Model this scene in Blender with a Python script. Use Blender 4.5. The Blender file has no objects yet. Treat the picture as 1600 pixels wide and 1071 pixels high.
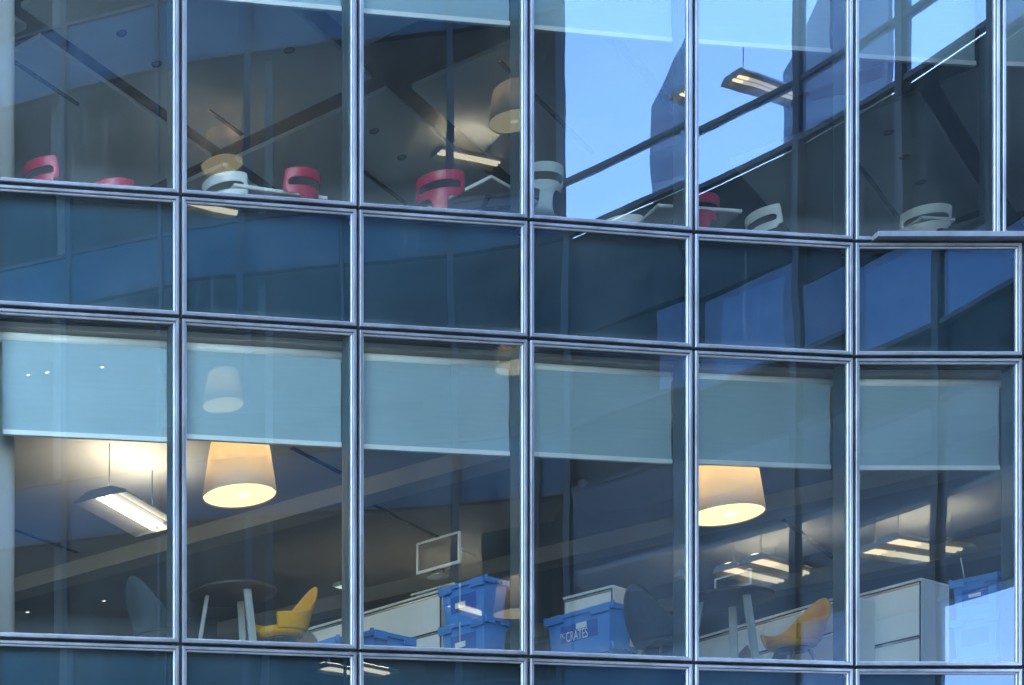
import bpy, math, random
from mathutils import Vector, Matrix
R = math.radians
random.seed(7)
S = bpy.context.scene
COL = S.collection

# ------------------------------------------------------------------ camera (shift lens), sky, sun, exposure
FPX, PX, PY = 2600.0, -190.0, 1700.0          # focal length and principal point, in photo pixels
cam_d = bpy.data.cameras.new('camera')
cam = bpy.data.objects.new('camera', cam_d); COL.objects.link(cam)
cam.location = (0, 0, 0); cam.rotation_euler = (R(90), 0, 0)
cam_d.sensor_width = 36.0; cam_d.lens = 36.0*FPX/1600
cam_d.shift_x = (800-PX)/1600; cam_d.shift_y = (PY-535.5)/1600
cam_d.clip_start = 0.05; cam_d.clip_end = 2000
S.camera = cam

SUN_TO = Vector((-0.75, 0.55, 0.62)).normalized()   # direction towards the sun
world = bpy.data.worlds.new('World'); S.world = world; world.use_nodes = True
wn = world.node_tree.nodes; wl = world.node_tree.links
sky = wn.new('ShaderNodeTexSky'); sky.sky_type = 'NISHITA'; sky.sun_disc = False
sky.sun_elevation = math.asin(SUN_TO.z); sky.sun_rotation = math.atan2(SUN_TO.x, SUN_TO.y)
sky.altitude = 50; sky.air_density = 1.0; sky.dust_density = 0.3; sky.ozone_density = 2.0
wl.new(sky.outputs['Color'], wn['Background'].inputs['Color'])
wn['Background'].inputs['Strength'].default_value = 0.15
sun_d = bpy.data.lights.new('sun', 'SUN'); sun_d.energy = 3.0; sun_d.angle = R(0.5); sun_d.color = (1, .94, .85)
sun = bpy.data.objects.new('sun', sun_d); COL.objects.link(sun)
sun.rotation_euler = (-SUN_TO).to_track_quat('-Z', 'Y').to_euler(); sun.location = (-30, -5, 25)

S.view_settings.view_transform = 'Standard'; S.view_settings.look = 'None'
S.view_settings.gamma = 1.0; S.view_settings.use_curve_mapping = False
EXPO = 4.35
S.view_settings.exposure = EXPO
K = 2.0**-EXPO                                  # lamp outputs are given for exposure 0
cy = S.cycles
S.render.engine = 'CYCLES'
cy.use_denoising = True
cy.max_bounces = 14; cy.transparent_max_bounces = 24; cy.glossy_bounces = 5; cy.diffuse_bounces = 4
cy.transmission_bounces = 4; cy.sample_clamp_indirect = 6; cy.caustics_reflective = False; cy.caustics_refractive = False

GROUND = -1.6
F0, F1, F2 = GROUND, 4.0, 8.09                  # floor levels (camera height = 0)
C1, C2 = 6.95, 11.0                             # ceiling levels
Z5, Z4, Z3, Z2, Z1, ZT, ZP = -1.45, 2.93, 4.038, 7.02, 8.13, 11.12, 12.25   # facade rails

# facade plan, one (X, Y) per mullion; the wall is a shallow concave curve
XY = [(-.70, 14.75), (1.025, 14.955), (2.75, 15.165), (4.43, 15.39), (6.09, 15.6), (7.745, 15.825), (9.37, 15.995),
      (11.0, 16.0), (12.7, 15.93), (14.4, 15.78)]

def spot(px, py, z):
    """the point at height z that the photograph shows at pixel (px, py)"""
    y = FPX*z/(PY-py)
    return Vector(((px-PX)/FPX*y, y, z))

def facade_y(x):
    for (a, b), (c, d) in zip(XY, XY[1:]):
        if a <= x <= c: return b+(d-b)*(x-a)/(c-a)
    return XY[-1][1] if x > 0 else XY[0][1]

# ------------------------------------------------------------------ materials
MATS = {}
def mat(name, col=(.5, .5, .5), rough=.6, metal=0.0, spec=.5, var=0.08, scale=6.0, bump=0.0, bscale=40.0, stretch=None, emit=None, estr=0):
    m = bpy.data.materials.new(name); m.use_nodes = True; MATS[name] = m
    nt = m.node_tree; n = nt.nodes; l = nt.links; b = n['Principled BSDF']
    b.inputs['Roughness'].default_value = rough; b.inputs['Metallic'].default_value = metal
    b.inputs['Specular IOR Level'].default_value = spec
    tc = n.new('ShaderNodeTexCoord'); mp = n.new('ShaderNodeMapping'); l.new(tc.outputs['Object'], mp.inputs['Vector'])
    if stretch: mp.inputs['Scale'].default_value = stretch
    oi = n.new('ShaderNodeObjectInfo'); l.new(oi.outputs['Random'], mp.inputs['Location'])
    nz = n.new('ShaderNodeTexNoise'); nz.inputs['Scale'].default_value = scale; nz.inputs['Detail'].default_value = 6; nz.inputs['Roughness'].default_value = .65
    l.new(mp.outputs['Vector'], nz.inputs['Vector'])
    rp = n.new('ShaderNodeValToRGB')
    rp.color_ramp.elements[0].position = .3; rp.color_ramp.elements[1].position = .7
    rp.color_ramp.elements[0].color = (*[c*(1-var) for c in col], 1)
    rp.color_ramp.elements[1].color = (*[min(1, c*(1+var)) for c in col], 1)
    l.new(nz.outputs['Fac'], rp.inputs['Fac']); l.new(rp.outputs['Color'], b.inputs['Base Color'])
    if bump:
        n2 = n.new('ShaderNodeTexNoise'); n2.inputs['Scale'].default_value = bscale; n2.inputs['Detail'].default_value = 4
        l.new(mp.outputs['Vector'], n2.inputs['Vector'])
        bp = n.new('ShaderNodeBump'); bp.inputs['Strength'].default_value = bump; bp.inputs['Distance'].default_value = .01
        l.new(n2.outputs['Fac'], bp.inputs['Height']); l.new(bp.outputs['Normal'], b.inputs['Normal'])
    if emit:
        b.inputs['Emission Color'].default_value = (*emit, 1); b.inputs['Emission Strength'].default_value = estr
    return m

def glass_mat(name, tint, refl, rcol=(1, 1, 1), wave=.0012, wscale=1.1, dust_haze=.05, tilt=.006):
    """coated facade glass: a tinted clear layer, a sharp mirror coat and a thin dusty film with haze painted in"""
    m = bpy.data.materials.new(name); m.use_nodes = True; MATS[name] = m
    nt = m.node_tree; n = nt.nodes; l = nt.links
    for x in list(n):
        if x.type != 'OUTPUT_MATERIAL': n.remove(x)
    out = [x for x in n if x.type == 'OUTPUT_MATERIAL'][0]
    tr = n.new('ShaderNodeBsdfTransparent'); tr.inputs['Color'].default_value = (*tint, 1)
    gl = n.new('ShaderNodeBsdfGlossy'); gl.inputs['Color'].default_value = (*rcol, 1); gl.inputs['Roughness'].default_value = 0.0
    geo = n.new('ShaderNodeNewGeometry'); oi = n.new('ShaderNodeObjectInfo')
    off = n.new('ShaderNodeVectorMath'); off.operation = 'MULTIPLY_ADD'
    off.inputs[1].default_value = (31, 17, 23); l.new(oi.outputs['Random'], off.inputs[0]); l.new(geo.outputs['Position'], off.inputs[2])
    mp = n.new('ShaderNodeMapping'); mp.inputs['Scale'].default_value = (1.0, 1.0, .55); l.new(off.outputs[0], mp.inputs['Vector'])
    nz = n.new('ShaderNodeTexNoise'); nz.inputs['Scale'].default_value = wscale; nz.inputs['Detail'].default_value = 1.5
    l.new(mp.outputs['Vector'], nz.inputs['Vector'])
    bp = n.new('ShaderNodeBump'); bp.inputs['Strength'].default_value = 1.0; bp.inputs['Distance'].default_value = wave
    l.new(nz.outputs['Fac'], bp.inputs['Height']); sb = n.new('ShaderNodeVectorMath'); sb.operation = 'MULTIPLY_ADD'; sb.inputs[1].default_value = (tilt, tilt, tilt*.6); sb.inputs[2].default_value = (-tilt/2, -tilt/2, -tilt*.3)
    wn_ = n.new('ShaderNodeTexWhiteNoise'); wn_.noise_dimensions = '1D'; l.new(oi.outputs['Random'], wn_.inputs['W']); l.new(wn_.outputs['Color'], sb.inputs[0])
    av = n.new('ShaderNodeVectorMath'); av.operation = 'ADD'; l.new(bp.outputs['Normal'], av.inputs[0]); l.new(sb.outputs[0], av.inputs[1])
    nv = n.new('ShaderNodeVectorMath'); nv.operation = 'NORMALIZE'; l.new(av.outputs[0], nv.inputs[0]); l.new(nv.outputs[0], gl.inputs['Normal'])
    fr = n.new('ShaderNodeFresnel'); fr.inputs['IOR'].default_value = 1.5
    ad = n.new('ShaderNodeMath'); ad.operation = 'ADD'; ad.inputs[1].default_value = refl-.04; ad.use_clamp = True
    l.new(fr.outputs[0], ad.inputs[0])
    mx = n.new('ShaderNodeMixShader'); l.new(ad.outputs[0], mx.inputs[0]); l.new(tr.outputs[0], mx.inputs[1]); l.new(gl.outputs[0], mx.inputs[2])
    # dusty film with a pale veil of haze painted in, vertical run marks and specks
    df = n.new('ShaderNodeBsdfDiffuse'); df.inputs['Color'].default_value = (.56, .64, .62, 1)
    d1 = n.new('ShaderNodeTexNoise'); d1.inputs['Scale'].default_value = .9; d1.inputs['Detail'].default_value = 7; d1.inputs['Roughness'].default_value = .6
    l.new(off.outputs[0], d1.inputs['Vector'])
    m2 = n.new('ShaderNodeMapping'); m2.inputs['Scale'].default_value = (14, 14, .45); l.new(off.outputs[0], m2.inputs['Vector'])
    d2 = n.new('ShaderNodeTexNoise'); d2.inputs['Scale'].default_value = 2.2; d2.inputs['Detail'].default_value = 4; l.new(m2.outputs[0], d2.inputs['Vector'])
    d3 = n.new('ShaderNodeTexVoronoi'); d3.inputs['Scale'].default_value = 9.0; l.new(off.outputs[0], d3.inputs['Vector'])
    def rng(src, a, b, c, d):
        q = n.new('ShaderNodeMapRange'); q.inputs[1].default_value = a; q.inputs[2].default_value = b; q.inputs[3].default_value = c; q.inputs[4].default_value = d
        l.new(src, q.inputs[0]); return q.outputs[0]
    def add(p, q):
        x = n.new('ShaderNodeMath'); x.operation = 'ADD'; l.new(p, x.inputs[0]); l.new(q, x.inputs[1]); return x.outputs[0]
    f = add(add(rng(d1.outputs['Fac'], .45, .8, .55*dust_haze, 2.2*dust_haze), rng(d2.outputs['Fac'], .62, .84, 0, 2.2*dust_haze)), rng(d3.outputs['Distance'], .03, .015, 0, 25*dust_haze))
    tcg = n.new('ShaderNodeTexCoord'); sx = n.new('ShaderNodeSeparateXYZ'); l.new(tcg.outputs['Generated'], sx.inputs[0])
    def mul(p, q):
        x = n.new('ShaderNodeMath'); x.operation = 'MULTIPLY'; l.new(p, x.inputs[0]); l.new(q, x.inputs[1]); return x.outputs[0]
    f = add(f, mul(rng(sx.outputs['Z'], .07, 0, 0, 3.5*dust_haze), rng(d1.outputs['Fac'], .35, .65, .2, 1)))
    f = add(f, mul(rng(sx.outputs['X'], .05, 0, 0, 3.0*dust_haze), rng(d1.outputs['Fac'], .4, .7, 0, 1)))
    m3 = n.new('ShaderNodeMixShader'); l.new(f, m3.inputs[0]); l.new(mx.outputs[0], m3.inputs[1]); l.new(df.outputs[0], m3.inputs[2])
    l.new(m3.outputs[0], out.inputs['Surface'])
    return m

def clear_mat(name, col=(1, 1, 1)):
    m = bpy.data.materials.new(name); m.use_nodes = True; MATS[name] = m
    n = m.node_tree.nodes; l = m.node_tree.links
    n.remove(n['Principled BSDF']); t = n.new('ShaderNodeBsdfTransparent'); t.inputs['Color'].default_value = (*col, 1)
    l.new(t.outputs[0], n['Material Output'].inputs['Surface']); return m

def cloth_mat(name, col, trans=.35):
    m = bpy.data.materials.new(name); m.use_nodes = True; MATS[name] = m
    n = m.node_tree.nodes; l = m.node_tree.links; n.remove(n['Principled BSDF'])
    d = n.new('ShaderNodeBsdfDiffuse'); t = n.new('ShaderNodeBsdfTranslucent'); mx = n.new('ShaderNodeMixShader'); mx.inputs[0].default_value = trans
    tc = n.new('ShaderNodeTexCoord'); w = n.new('ShaderNodeTexNoise'); w.inputs['Scale'].default_value = 3; w.inputs['Detail'].default_value = 8
    mp = n.new('ShaderNodeMapping'); mp.inputs['Scale'].default_value = (1, 1, 14); l.new(tc.outputs['Object'], mp.inputs[0]); l.new(mp.outputs[0], w.inputs['Vector'])
    rp = n.new('ShaderNodeValToRGB'); rp.color_ramp.elements[0].color = (*[c*.93 for c in col], 1); rp.color_ramp.elements[1].color = (*[min(1, c*1.06) for c in col], 1)
    l.new(w.outputs['Fac'], rp.inputs[0]); l.new(rp.outputs[0], d.inputs[0]); l.new(rp.outputs[0], t.inputs[0])
    l.new(d.outputs[0], mx.inputs[1]); l.new(t.outputs[0], mx.inputs[2]); l.new(mx.outputs[0], n['Material Output'].inputs[0]); return m

def emit_mat(name, col, strength):
    m = bpy.data.materials.new(name); m.use_nodes = True; MATS[name] = m
    n = m.node_tree.nodes; l = m.node_tree.links; n.remove(n['Principled BSDF'])
    e = n.new('ShaderNodeEmission'); e.inputs[0].default_value = (*col, 1); e.inputs[1].default_value = strength
    l.new(e.outputs[0], n['Material Output'].inputs[0]); return m

GLASS = glass_mat('coated_glass', (.95, 1.0, .99), .175, (.92, .97, 1.0), wave=.0015, dust_haze=.014)
GLASS_SP = glass_mat('spandrel_glass', (.62, .78, .82), .165, (.85, .93, 1.0), wave=.0022, dust_haze=.013)
CLEAR = clear_mat('inner_glass_face')
ALU = mat('anodised_aluminium', (.19, .20, .218), .36, .6, var=.40, scale=1.6, stretch=(1.6, 1.6, .7), bump=.05, bscale=25)  # mottled tone covers stains and also paints in uneven glare
BEAD = mat('glazing_bead', (.26, .26, .28), .4, .4, var=.25, scale=5)
GASKET = mat('black_gasket', (.018, .02, .026), .7)
FIN = mat('inner_mullion_paint', (.10, .16, .19), .5, var=.1)
SPBACK = mat('shadow_box_blue', (.035, .082, .125), .6, var=.3, scale=.8)
CONC = mat('dark_slab_edge', (.05, .055, .065), .8)
CEIL = mat('painted_ceiling', (.74, .82, .80), .85, var=.04, scale=1.5, bump=.1, bscale=80)
CEIL_LO = mat('grey_ceiling', (.46, .47, .46), .85, var=.06, scale=1.2, bump=.1, bscale=80)
RAFT_EDGE = mat('raft_edge', (.45, .46, .44), .8)
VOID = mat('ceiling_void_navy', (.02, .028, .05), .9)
BEAMM = mat('pale_bulkhead', (.62, .62, .54), .8, var=.05, scale=2)
CARPET = mat('grey_carpet', (.30, .31, .31), .95, var=.2, scale=30, bump=.4, bscale=200)
INWALL = mat('taupe_inner_wall', (.16, .15, .14), .85, var=.1, scale=1.2)
COLUMN = mat('white_column_paint', (.78, .8, .78), .6, var=.03)
BLIND = cloth_mat('blind_fabric', (.42, .59, .66), .15)
BLINDBAR = mat('blind_bar', (.84, .90, .90), .4, var=.03)
WHITE = mat('white_laminate', (.80, .83, .82), .4, var=.03, scale=3)
WHITESEAT = mat('white_moulded_ply', (.74, .78, .76), .4, var=.04, scale=5)
PALESEAT = mat('pale_grey_ply', (.55, .66, .68), .4, var=.04, scale=5)
REDSEAT = mat('raspberry_ply', (.50, .045, .11), .38, var=.08, scale=6)
TABLEEDGE = mat('pale_table_edge', (.75, .80, .80), .4, var=.03)
TABLEUNDER = mat('table_underside', (.66, .67, .64), .7, var=.08)
CHROME = mat('brushed_steel', (.6, .62, .64), .25, .9, var=.05)
DARKMETAL = mat('dark_metal', (.06, .07, .08), .4, .3)
YELLOW = mat('mustard_felt', (.74, .36, .02), .9, var=.08, scale=25, bump=.25, bscale=300)
GREYFELT = mat('slate_felt', (.03, .05, .066), .95, var=.12, scale=25, bump=.25, bscale=300)
BROWNFELT = mat('brown_felt', (.15, .085, .06), .95, var=.12, scale=25, bump=.2, bscale=300)
TABLELEG = mat('grey_table_leg', (.42, .44, .42), .5, var=.05)
WALNUT = mat('dark_table_top', (.07, .05, .04), .5, var=.2, scale=8, stretch=(1, 8, 1))
CRATE = mat('blue_crate_plastic', (.07, .27, .72), .42, var=.08, scale=5, bump=.08, bscale=120)
CRATEDARK = mat('blue_crate_panel', (.03, .14, .52), .45, var=.08, scale=5)
LABELM = mat('paper_label', (.8, .82, .8), .7, var=.06, scale=20)
CAB = mat('white_cabinet_enamel', (.82, .86, .85), .35, var=.025, scale=2)
CABGAP = mat('cabinet_shadow_gap', (.05, .06, .06), .7)
CABSIDE = mat('cabinet_side_panel', (.72, .75, .74), .4, var=.03)
SCREEN = mat('dark_screen', (.045, .043, .05), .5, spec=.2)
BEZEL = mat('silver_bezel', (.72, .76, .74), .4, var=.03)
LUMBODY = mat('luminaire_body', (.55, .57, .55), .4, .2)
REFLECTOR = mat('luminaire_reflector', (.70, .66, .58), .45, .1)
TUBE = emit_mat('fluorescent_tube', (1, .86, .64), 8*K)
WTUBE = emit_mat('wing_fluorescent_tube', (1, .78, .50), 6.5*K)
UPTUBE = emit_mat('fluorescent_uplight', (1, .82, .60), 55*K)
WUP = emit_mat('wing_fluorescent_uplight', (1, .80, .55), 85*K)
DISC = emit_mat('lamp_diffuser', (1, .73, .36), 2.0*K)
HOT = emit_mat('lamp_hot_spot', (1, .86, .55), 3.4*K)
BULB = emit_mat('lamp_bulb', (1, .80, .45), 130*K)
SHADE = cloth_mat('lampshade_cloth', (.82, .74, .64), .42)
LENS = emit_mat('lit_downlight_lens', (1, .84, .6), 14*K)
DLRING = mat('downlight_ring', (.12, .13, .14), .4, .4)
DLOFF = mat('unlit_downlight_lens', (.30, .32, .34), .2)
WFRAME = mat('wing_frame_dark', (.03, .045, .07), .8, spec=.15)
WNAVY = mat('wing_navy_spandrel', (.020, .062, .125), .75, spec=.12, var=.15, scale=.6)
WDARK = mat('wing_dark_soffit', (.012, .02, .03), .9, spec=.1)
WROOM = mat('wing_room_wall', (.028, .027, .027), .9, var=.15)
WCEIL = mat('wing_room_ceiling', (.42, .40, .36), .9)
WGLASS = glass_mat('wing_glass', (.60, .68, .74), .04, (.22, .30, .42), wave=.001, dust_haze=.01)
WBLUE = glass_mat('sky_reflection_glass', (.38, .46, .70), .04, (.5, .7, 1.0), wave=.001, dust_haze=.004)  # tint stands in for sky mirrored by the wing's panes
WLOW = glass_mat('low_sky_reflection_glass', (.17, .195, .36), .04, (.5, .7, 1.0), wave=.001, dust_haze=.004)  # darker copy: tones down the mirrored sky in the lowest panes by colour
WMID = glass_mat('dim_sky_reflection_glass', (.006, .018, .033), .04, (.4, .6, 1.0), wave=.001, dust_haze=.004)  # near-black tint paints the dim part of the mirrored sky
PAVE = mat('paving', (.24, .24, .23), .85, var=.2, scale=.6, bump=.2, bscale=8)
TOWER = mat('pale_stone_cladding', (.42, .42, .40), .7, var=.08, scale=.5)

# ------------------------------------------------------------------ mesh helpers
class MB:
    def __init__(s): s.v = []; s.f = []; s.m = []; s.sm = []
    def face(s, pts, mi=0, smooth=False):
        i = len(s.v); s.v += [Vector(p) for p in pts]; s.f.append(list(range(i, i+len(pts)))); s.m.append(mi); s.sm.append(smooth)
    def hexa(s, p, mi=0, mis=None):
        """eight corners: bottom ring p0..p3, top ring p4..p7"""
        i = len(s.v); s.v += [Vector(q) for q in p]
        for k, f in enumerate([(3, 2, 1, 0), (4, 5, 6, 7), (0, 1, 5, 4), (1, 2, 6, 5), (2, 3, 7, 6), (3, 0, 4, 7)]):
            s.f.append([i+a for a in f]); s.m.append(mis[k] if mis else mi); s.sm.append(False)
    def box(s, x0, y0, z0, x1, y1, z1, mi=0, taper=0.0, mis=None):
        t = taper
        s.hexa([(x0+t, y0+t, z0), (x1-t, y0+t, z0), (x1-t, y1-t, z0), (x0+t, y1-t, z0), (x0, y0, z1), (x1, y0, z1), (x1, y1, z1), (x0, y1, z1)], mi, mis)
    def prism(s, poly, z0, z1, mi=0, mi_top=None, mi_bot=None):
        n = len(poly); i = len(s.v)
        s.v += [Vector((p[0], p[1], z0)) for p in poly]+[Vector((p[0], p[1], z1)) for p in poly]
        s.f.append([i+k for k in range(n)][::-1]); s.m.append(mi if mi_bot is None else mi_bot); s.sm.append(False)
        s.f.append([i+n+k for k in range(n)]); s.m.append(mi if mi_top is None else mi_top); s.sm.append(False)
        for k in range(n):
            s.f.append([i+k, i+(k+1) % n, i+n+(k+1) % n, i+n+k]); s.m.append(mi); s.sm.append(False)
    def tube(s, pts, r, n=8, mi=0, cap=True):
        pts = [Vector(p) for p in pts]; rs = r if isinstance(r, (list, tuple)) else [r]*len(pts); rings = []
        for k, p in enumerate(pts):
            d = (pts[min(k+1, len(pts)-1)]-pts[max(k-1, 0)]).normalized()
            u = d.cross(Vector((0, 0, 1)) if abs(d.z) < .9 else Vector((1, 0, 0))).normalized(); w = d.cross(u)
            i = len(s.v); s.v += [p+(u*math.cos(2*math.pi*j/n)+w*math.sin(2*math.pi*j/n))*rs[k] for j in range(n)]; rings.append(i)
        for a, b in zip(rings, rings[1:]):
            for j in range(n):
                s.f.append([a+j, a+(j+1) % n, b+(j+1) % n, b+j]); s.m.append(mi); s.sm.append(True)
        if cap:
            for a in (rings[0], rings[-1]):
                s.f.append([a+j for j in range(n)]); s.m.append(mi); s.sm.append(False)
    def lathe(s, prof, n=32, mi=0, close=False):
        i = len(s.v)
        for r, z in prof: s.v += [Vector((r*math.cos(2*math.pi*j/n), r*math.sin(2*math.pi*j/n), z)) for j in range(n)]
        rr = len(prof)
        for k in range(rr if close else rr-1):
            k2 = (k+1) % rr
            for j in range(n):
                s.f.append([i+k*n+j, i+k*n+(j+1) % n, i+k2*n+(j+1) % n, i+k2*n+j]); s.m.append(mi); s.sm.append(True)
    def disc(s, r, z, n=32, mi=0):
        s.face([(r*math.cos(2*math.pi*j/n), r*math.sin(2*math.pi*j/n), z) for j in range(n)], mi)
    def build(s, name, mats, parent=None, origin=None, bevel=0, fix=True):
        o = Vector(origin) if origin is not None else Vector()
        me = bpy.data.meshes.new(name); me.from_pydata([tuple(v-o) for v in s.v], [], s.f)
        for x in (mats if isinstance(mats, (list, tuple)) else [mats]): me.materials.append(x)
        for p, a, b in zip(me.polygons, s.m, s.sm): p.material_index = a; p.use_smooth = b
        if fix:
            import bmesh
            b = bmesh.new(); b.from_mesh(me); bmesh.ops.recalc_face_normals(b, faces=b.faces); b.to_mesh(me); b.free()
        me.update()
        ob = bpy.data.objects.new(name, me); COL.objects.link(ob)
        if parent: ob.parent = parent
        if bevel:
            md = ob.modifiers.new('bevel', 'BEVEL'); md.width = bevel; md.segments = 2; md.limit_method = 'ANGLE'; md.angle_limit = R(40)
        return ob

def tag(o, label=None, cat=None, group=None, kind=None):
    if label: o['label'] = label
    if cat: o['category'] = cat
    if group: o['group'] = group
    if kind: o['kind'] = kind
    return o

def thing(name, label, cat, loc=(0, 0, 0), rz=0, group=None):
    o = bpy.data.objects.new(name, None); COL.objects.link(o); o.empty_display_size = .2
    o.location = loc; o.rotation_euler = (0, 0, rz); tag(o, label, cat, group); return o

def dup(root, loc, rz, label, group=None):
    def cp(o, par):
        c = o.copy(); COL.objects.link(c); c.parent = par
        for ch in list(o.children): cp(ch, c)
        return c
    r = cp(root, None); r.location = loc; r.rotation_euler = (0, 0, rz); r['label'] = label
    if group: r['group'] = group
    return r

# ------------------------------------------------------------------ ground
g = MB(); g.face([(-900, -900, GROUND), (900, -900, GROUND), (900, 900, GROUND), (-900, 900, GROUND)])
tag(g.build('ground', PAVE), 'grey stone paving of the street below the building', None, kind='structure')

# ------------------------------------------------------------------ the office building
BO = Vector((6, 16, GROUND))
bld = thing('office_building', 'curved office building with a gridded wall of reflective glass', 'building', BO)

def lerp(a, b, t): return a+(b-a)*t
def unit(i, z0, z1, kind, p0=None, p1=None):
    """one framed facade panel between mullions i and i+1, from rail z0 to rail z1"""
    a = Vector(p0 or XY[i]); b = Vector(p1 or XY[i+1])
    e = (b-a); w = e.length; e.normalize(); nrm = Vector((e.y, -e.x))          # outwards
    def pt(u, v, d): q = a+e*u+nrm*d; return Vector((q.x, q.y, z0+v))
    h = z1-z0
    prof = [(.016, -.08), (.016, .018), (.020, .024), (.042, .024), (.045, .018), (.045, .003), (.047, -.003), (.049, -.012)]
    bead = [(.048, -.010), (.048, .005), (.056, .005), (.061, -.002), (.061, -.014)]
    def ring(prof, mats, name, par):
        m = MB(); n = len(prof); base = len(m.v)
        for (s, d) in prof:
            for (u, v) in ((s, s), (w-s, s), (w-s, h-s), (s, h-s)): m.v.append(pt(u, v, d))
        for k in range(n-1):
            for c in range(4):
                c2 = (c+1) % 4
                m.f.append([k*4+c, k*4+c2, (k+1)*4+c2, (k+1)*4+c]); m.m.append(0); m.sm.append(False)
        return m.build(name, mats, par, BO, fix=False)
    fr = ring(prof, ALU, 'window', bld)
    ring(bead, BEAD, 'bead', fr)
    s = .052
    m = MB()
    for d0, d1 in ((-.014, -.036),):
        m.hexa([pt(s, s, d0), pt(w-s, s, d0), pt(w-s, s, d1), pt(s, s, d1), pt(s, h-s, d0), pt(w-s, h-s, d0), pt(w-s, h-s, d1), pt(s, h-s, d1)], 1,
               mis=[1, 1, 0, 1, 1, 1])
    m.build('pane', [GLASS_SP if kind == 'spandrel' else GLASS, CLEAR], fr, BO, fix=False)
    if kind == 'spandrel':
        m = MB(); s = .02
        m.hexa([pt(s, s, -.14), pt(w-s, s, -.14), pt(w-s, s, -.17), pt(s, s, -.17), pt(s, h-s, -.14), pt(w-s, h-s, -.14), pt(w-s, h-s, -.17), pt(s, h-s, -.17)])
        m.build('back_panel', SPBACK, fr, BO)
    return fr

NB = len(XY)-1
XYU = list(XY); XYU[7] = (10.88, 16.14); XYU[8] = (12.5, 16.22); XYU[9] = (14.2, 16.2)
for i in range(NB):
    unit(i, Z5, Z4, 'vision')
    unit(i, Z4, Z3, 'spandrel')
    unit(i, Z3, Z2, 'vision')
    unit(i, Z2, Z1, 'spandrel')
    unit(i, Z1, ZT, 'vision', XYU[i], XYU[i+1])
    unit(i, ZT, ZP, 'spandrel')

def off(d, pts=None):
    """facade plan moved inwards by d"""
    out = []; pts = pts or XY
    for k, p in enumerate(pts):
        a = Vector(pts[max(k-1, 0)]); b = Vector(pts[min(k+1, len(pts)-1)]); e = (b-a).normalized()
        q = Vector(p)+Vector((-e.y, e.x))*d; out.append((q.x, q.y))
    return out
XR, YB, XL = 30.0, 33.0, -.95
def foot(d):
    o = off(d); return [(XL, o[0][1])]+o+[(XR, o[-1][1]-.3), (XR, YB), (XL, YB)]

for i, p in enumerate(XY):                                   # posts behind the joints
    a = Vector(XY[max(i-1, 0)]); b = Vector(XY[min(i+1, NB)]); e = (b-a).normalized(); nrm = Vector((e.y, -e.x))
    for z0, z1, q in ((Z5, Z4, p), (Z3, Z2, p), (Z1, ZT, XYU[i])):
        c = Vector(q); m = MB()
        def P(u, d, z): r = c+e*u+nrm*d; return (r.x, r.y, z)
        m.hexa([P(-.055, -.06, z0), P(.055, -.06, z0), P(.055, -.23, z0), P(-.055, -.23, z0), P(-.055, -.06, z1), P(.055, -.06, z1), P(.055, -.23, z1), P(-.055, -.23, z1)])
        m.build('mullion', FIN, bld, BO, bevel=.004)
    for g0, g1, q in ((Z5, Z1, p), (Z1+.001, ZT, XYU[i]), (ZT+.001, ZP, p)):
     m = MB(); c = Vector(q)
     m.hexa([P(-.03, -.05, g0), P(.03, -.05, g0), P(.03, -.058, g0), P(-.03, -.058, g0), P(-.03, -.05, g1), P(.03, -.05, g1), P(.03, -.058, g1), P(-.03, -.058, g1)])
     m.build('gasket', GASKET, bld, BO)
for i in range(NB):                                          # transoms behind the rails
    for z in (Z4, Z3, Z2, Z1, ZT):
        a, b = Vector(XY[i]), Vector(XY[i+1]); e = (b-a).normalized(); nrm = Vector((e.y, -e.x)); L = (b-a).length
        def P(u, d, zz): r = a+e*u+nrm*d; return (r.x, r.y, zz)
        m = MB(); u0, u1 = .06, L-.06
        m.hexa([P(u0, -.062, z-.03), P(u1, -.062, z-.03), P(u1, -.135, z-.03), P(u0, -.135, z-.03), P(u0, -.062, z+.03), P(u1, -.062, z+.03), P(u1, -.135, z+.03), P(u0, -.135, z+.03)])
        m.build('transom', GASKET, bld, BO)

# projecting sill along the right of the upper row
a = spot(1376, 367, Z1); m = MB()
ys = 15.93
m.box(a.x, ys-.035, Z1+.006, 14.3, ys+.26, Z1+.056)
m.build('sill', ALU, bld, BO, bevel=.003)

# slabs, floors, ceilings
def slab(name, z0, z1, d, mats, tops=None):
    m = MB(); m.prism(foot(d), z0, z1, 0, tops[0] if tops else None, tops[1] if tops else None); return m.build(name, mats, bld, BO)
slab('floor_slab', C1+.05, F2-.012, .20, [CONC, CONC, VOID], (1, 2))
slab('floor_slab', 2.95, F1-.012, .20, [CONC])
slab('carpet', F2-.012, F2, .205, [CARPET]); slab('carpet', F1-.012, F1, .205, [CARPET])
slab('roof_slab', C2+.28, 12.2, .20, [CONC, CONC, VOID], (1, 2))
slab('roof', 12.2, 12.32, .10, [TOWER])
slab('shading_storeys', 12.33, 27.0, .05, [TOWER])  # unseen storeys added on top so their shadow covers the wing
slab('ceiling', C1, C1+.048, .22, [CEIL_LO])
slab('ground_floor', GROUND+.01, GROUND+.12, .15, [CARPET])
m = MB(); m.box(XL-.3, 14.6, GROUND, XL, YB+.3, 12.3); m.build('side_wall', TOWER, bld, BO)
m = MB(); m.box(XL, YB, GROUND, XR+.3, YB+.3, 12.3); m.build('back_wall', INWALL, bld, BO)
m = MB(); m.box(XR, 15.0, GROUND, XR+.3, YB, 12.3); m.build('side_wall', TOWER, bld, BO)
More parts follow.
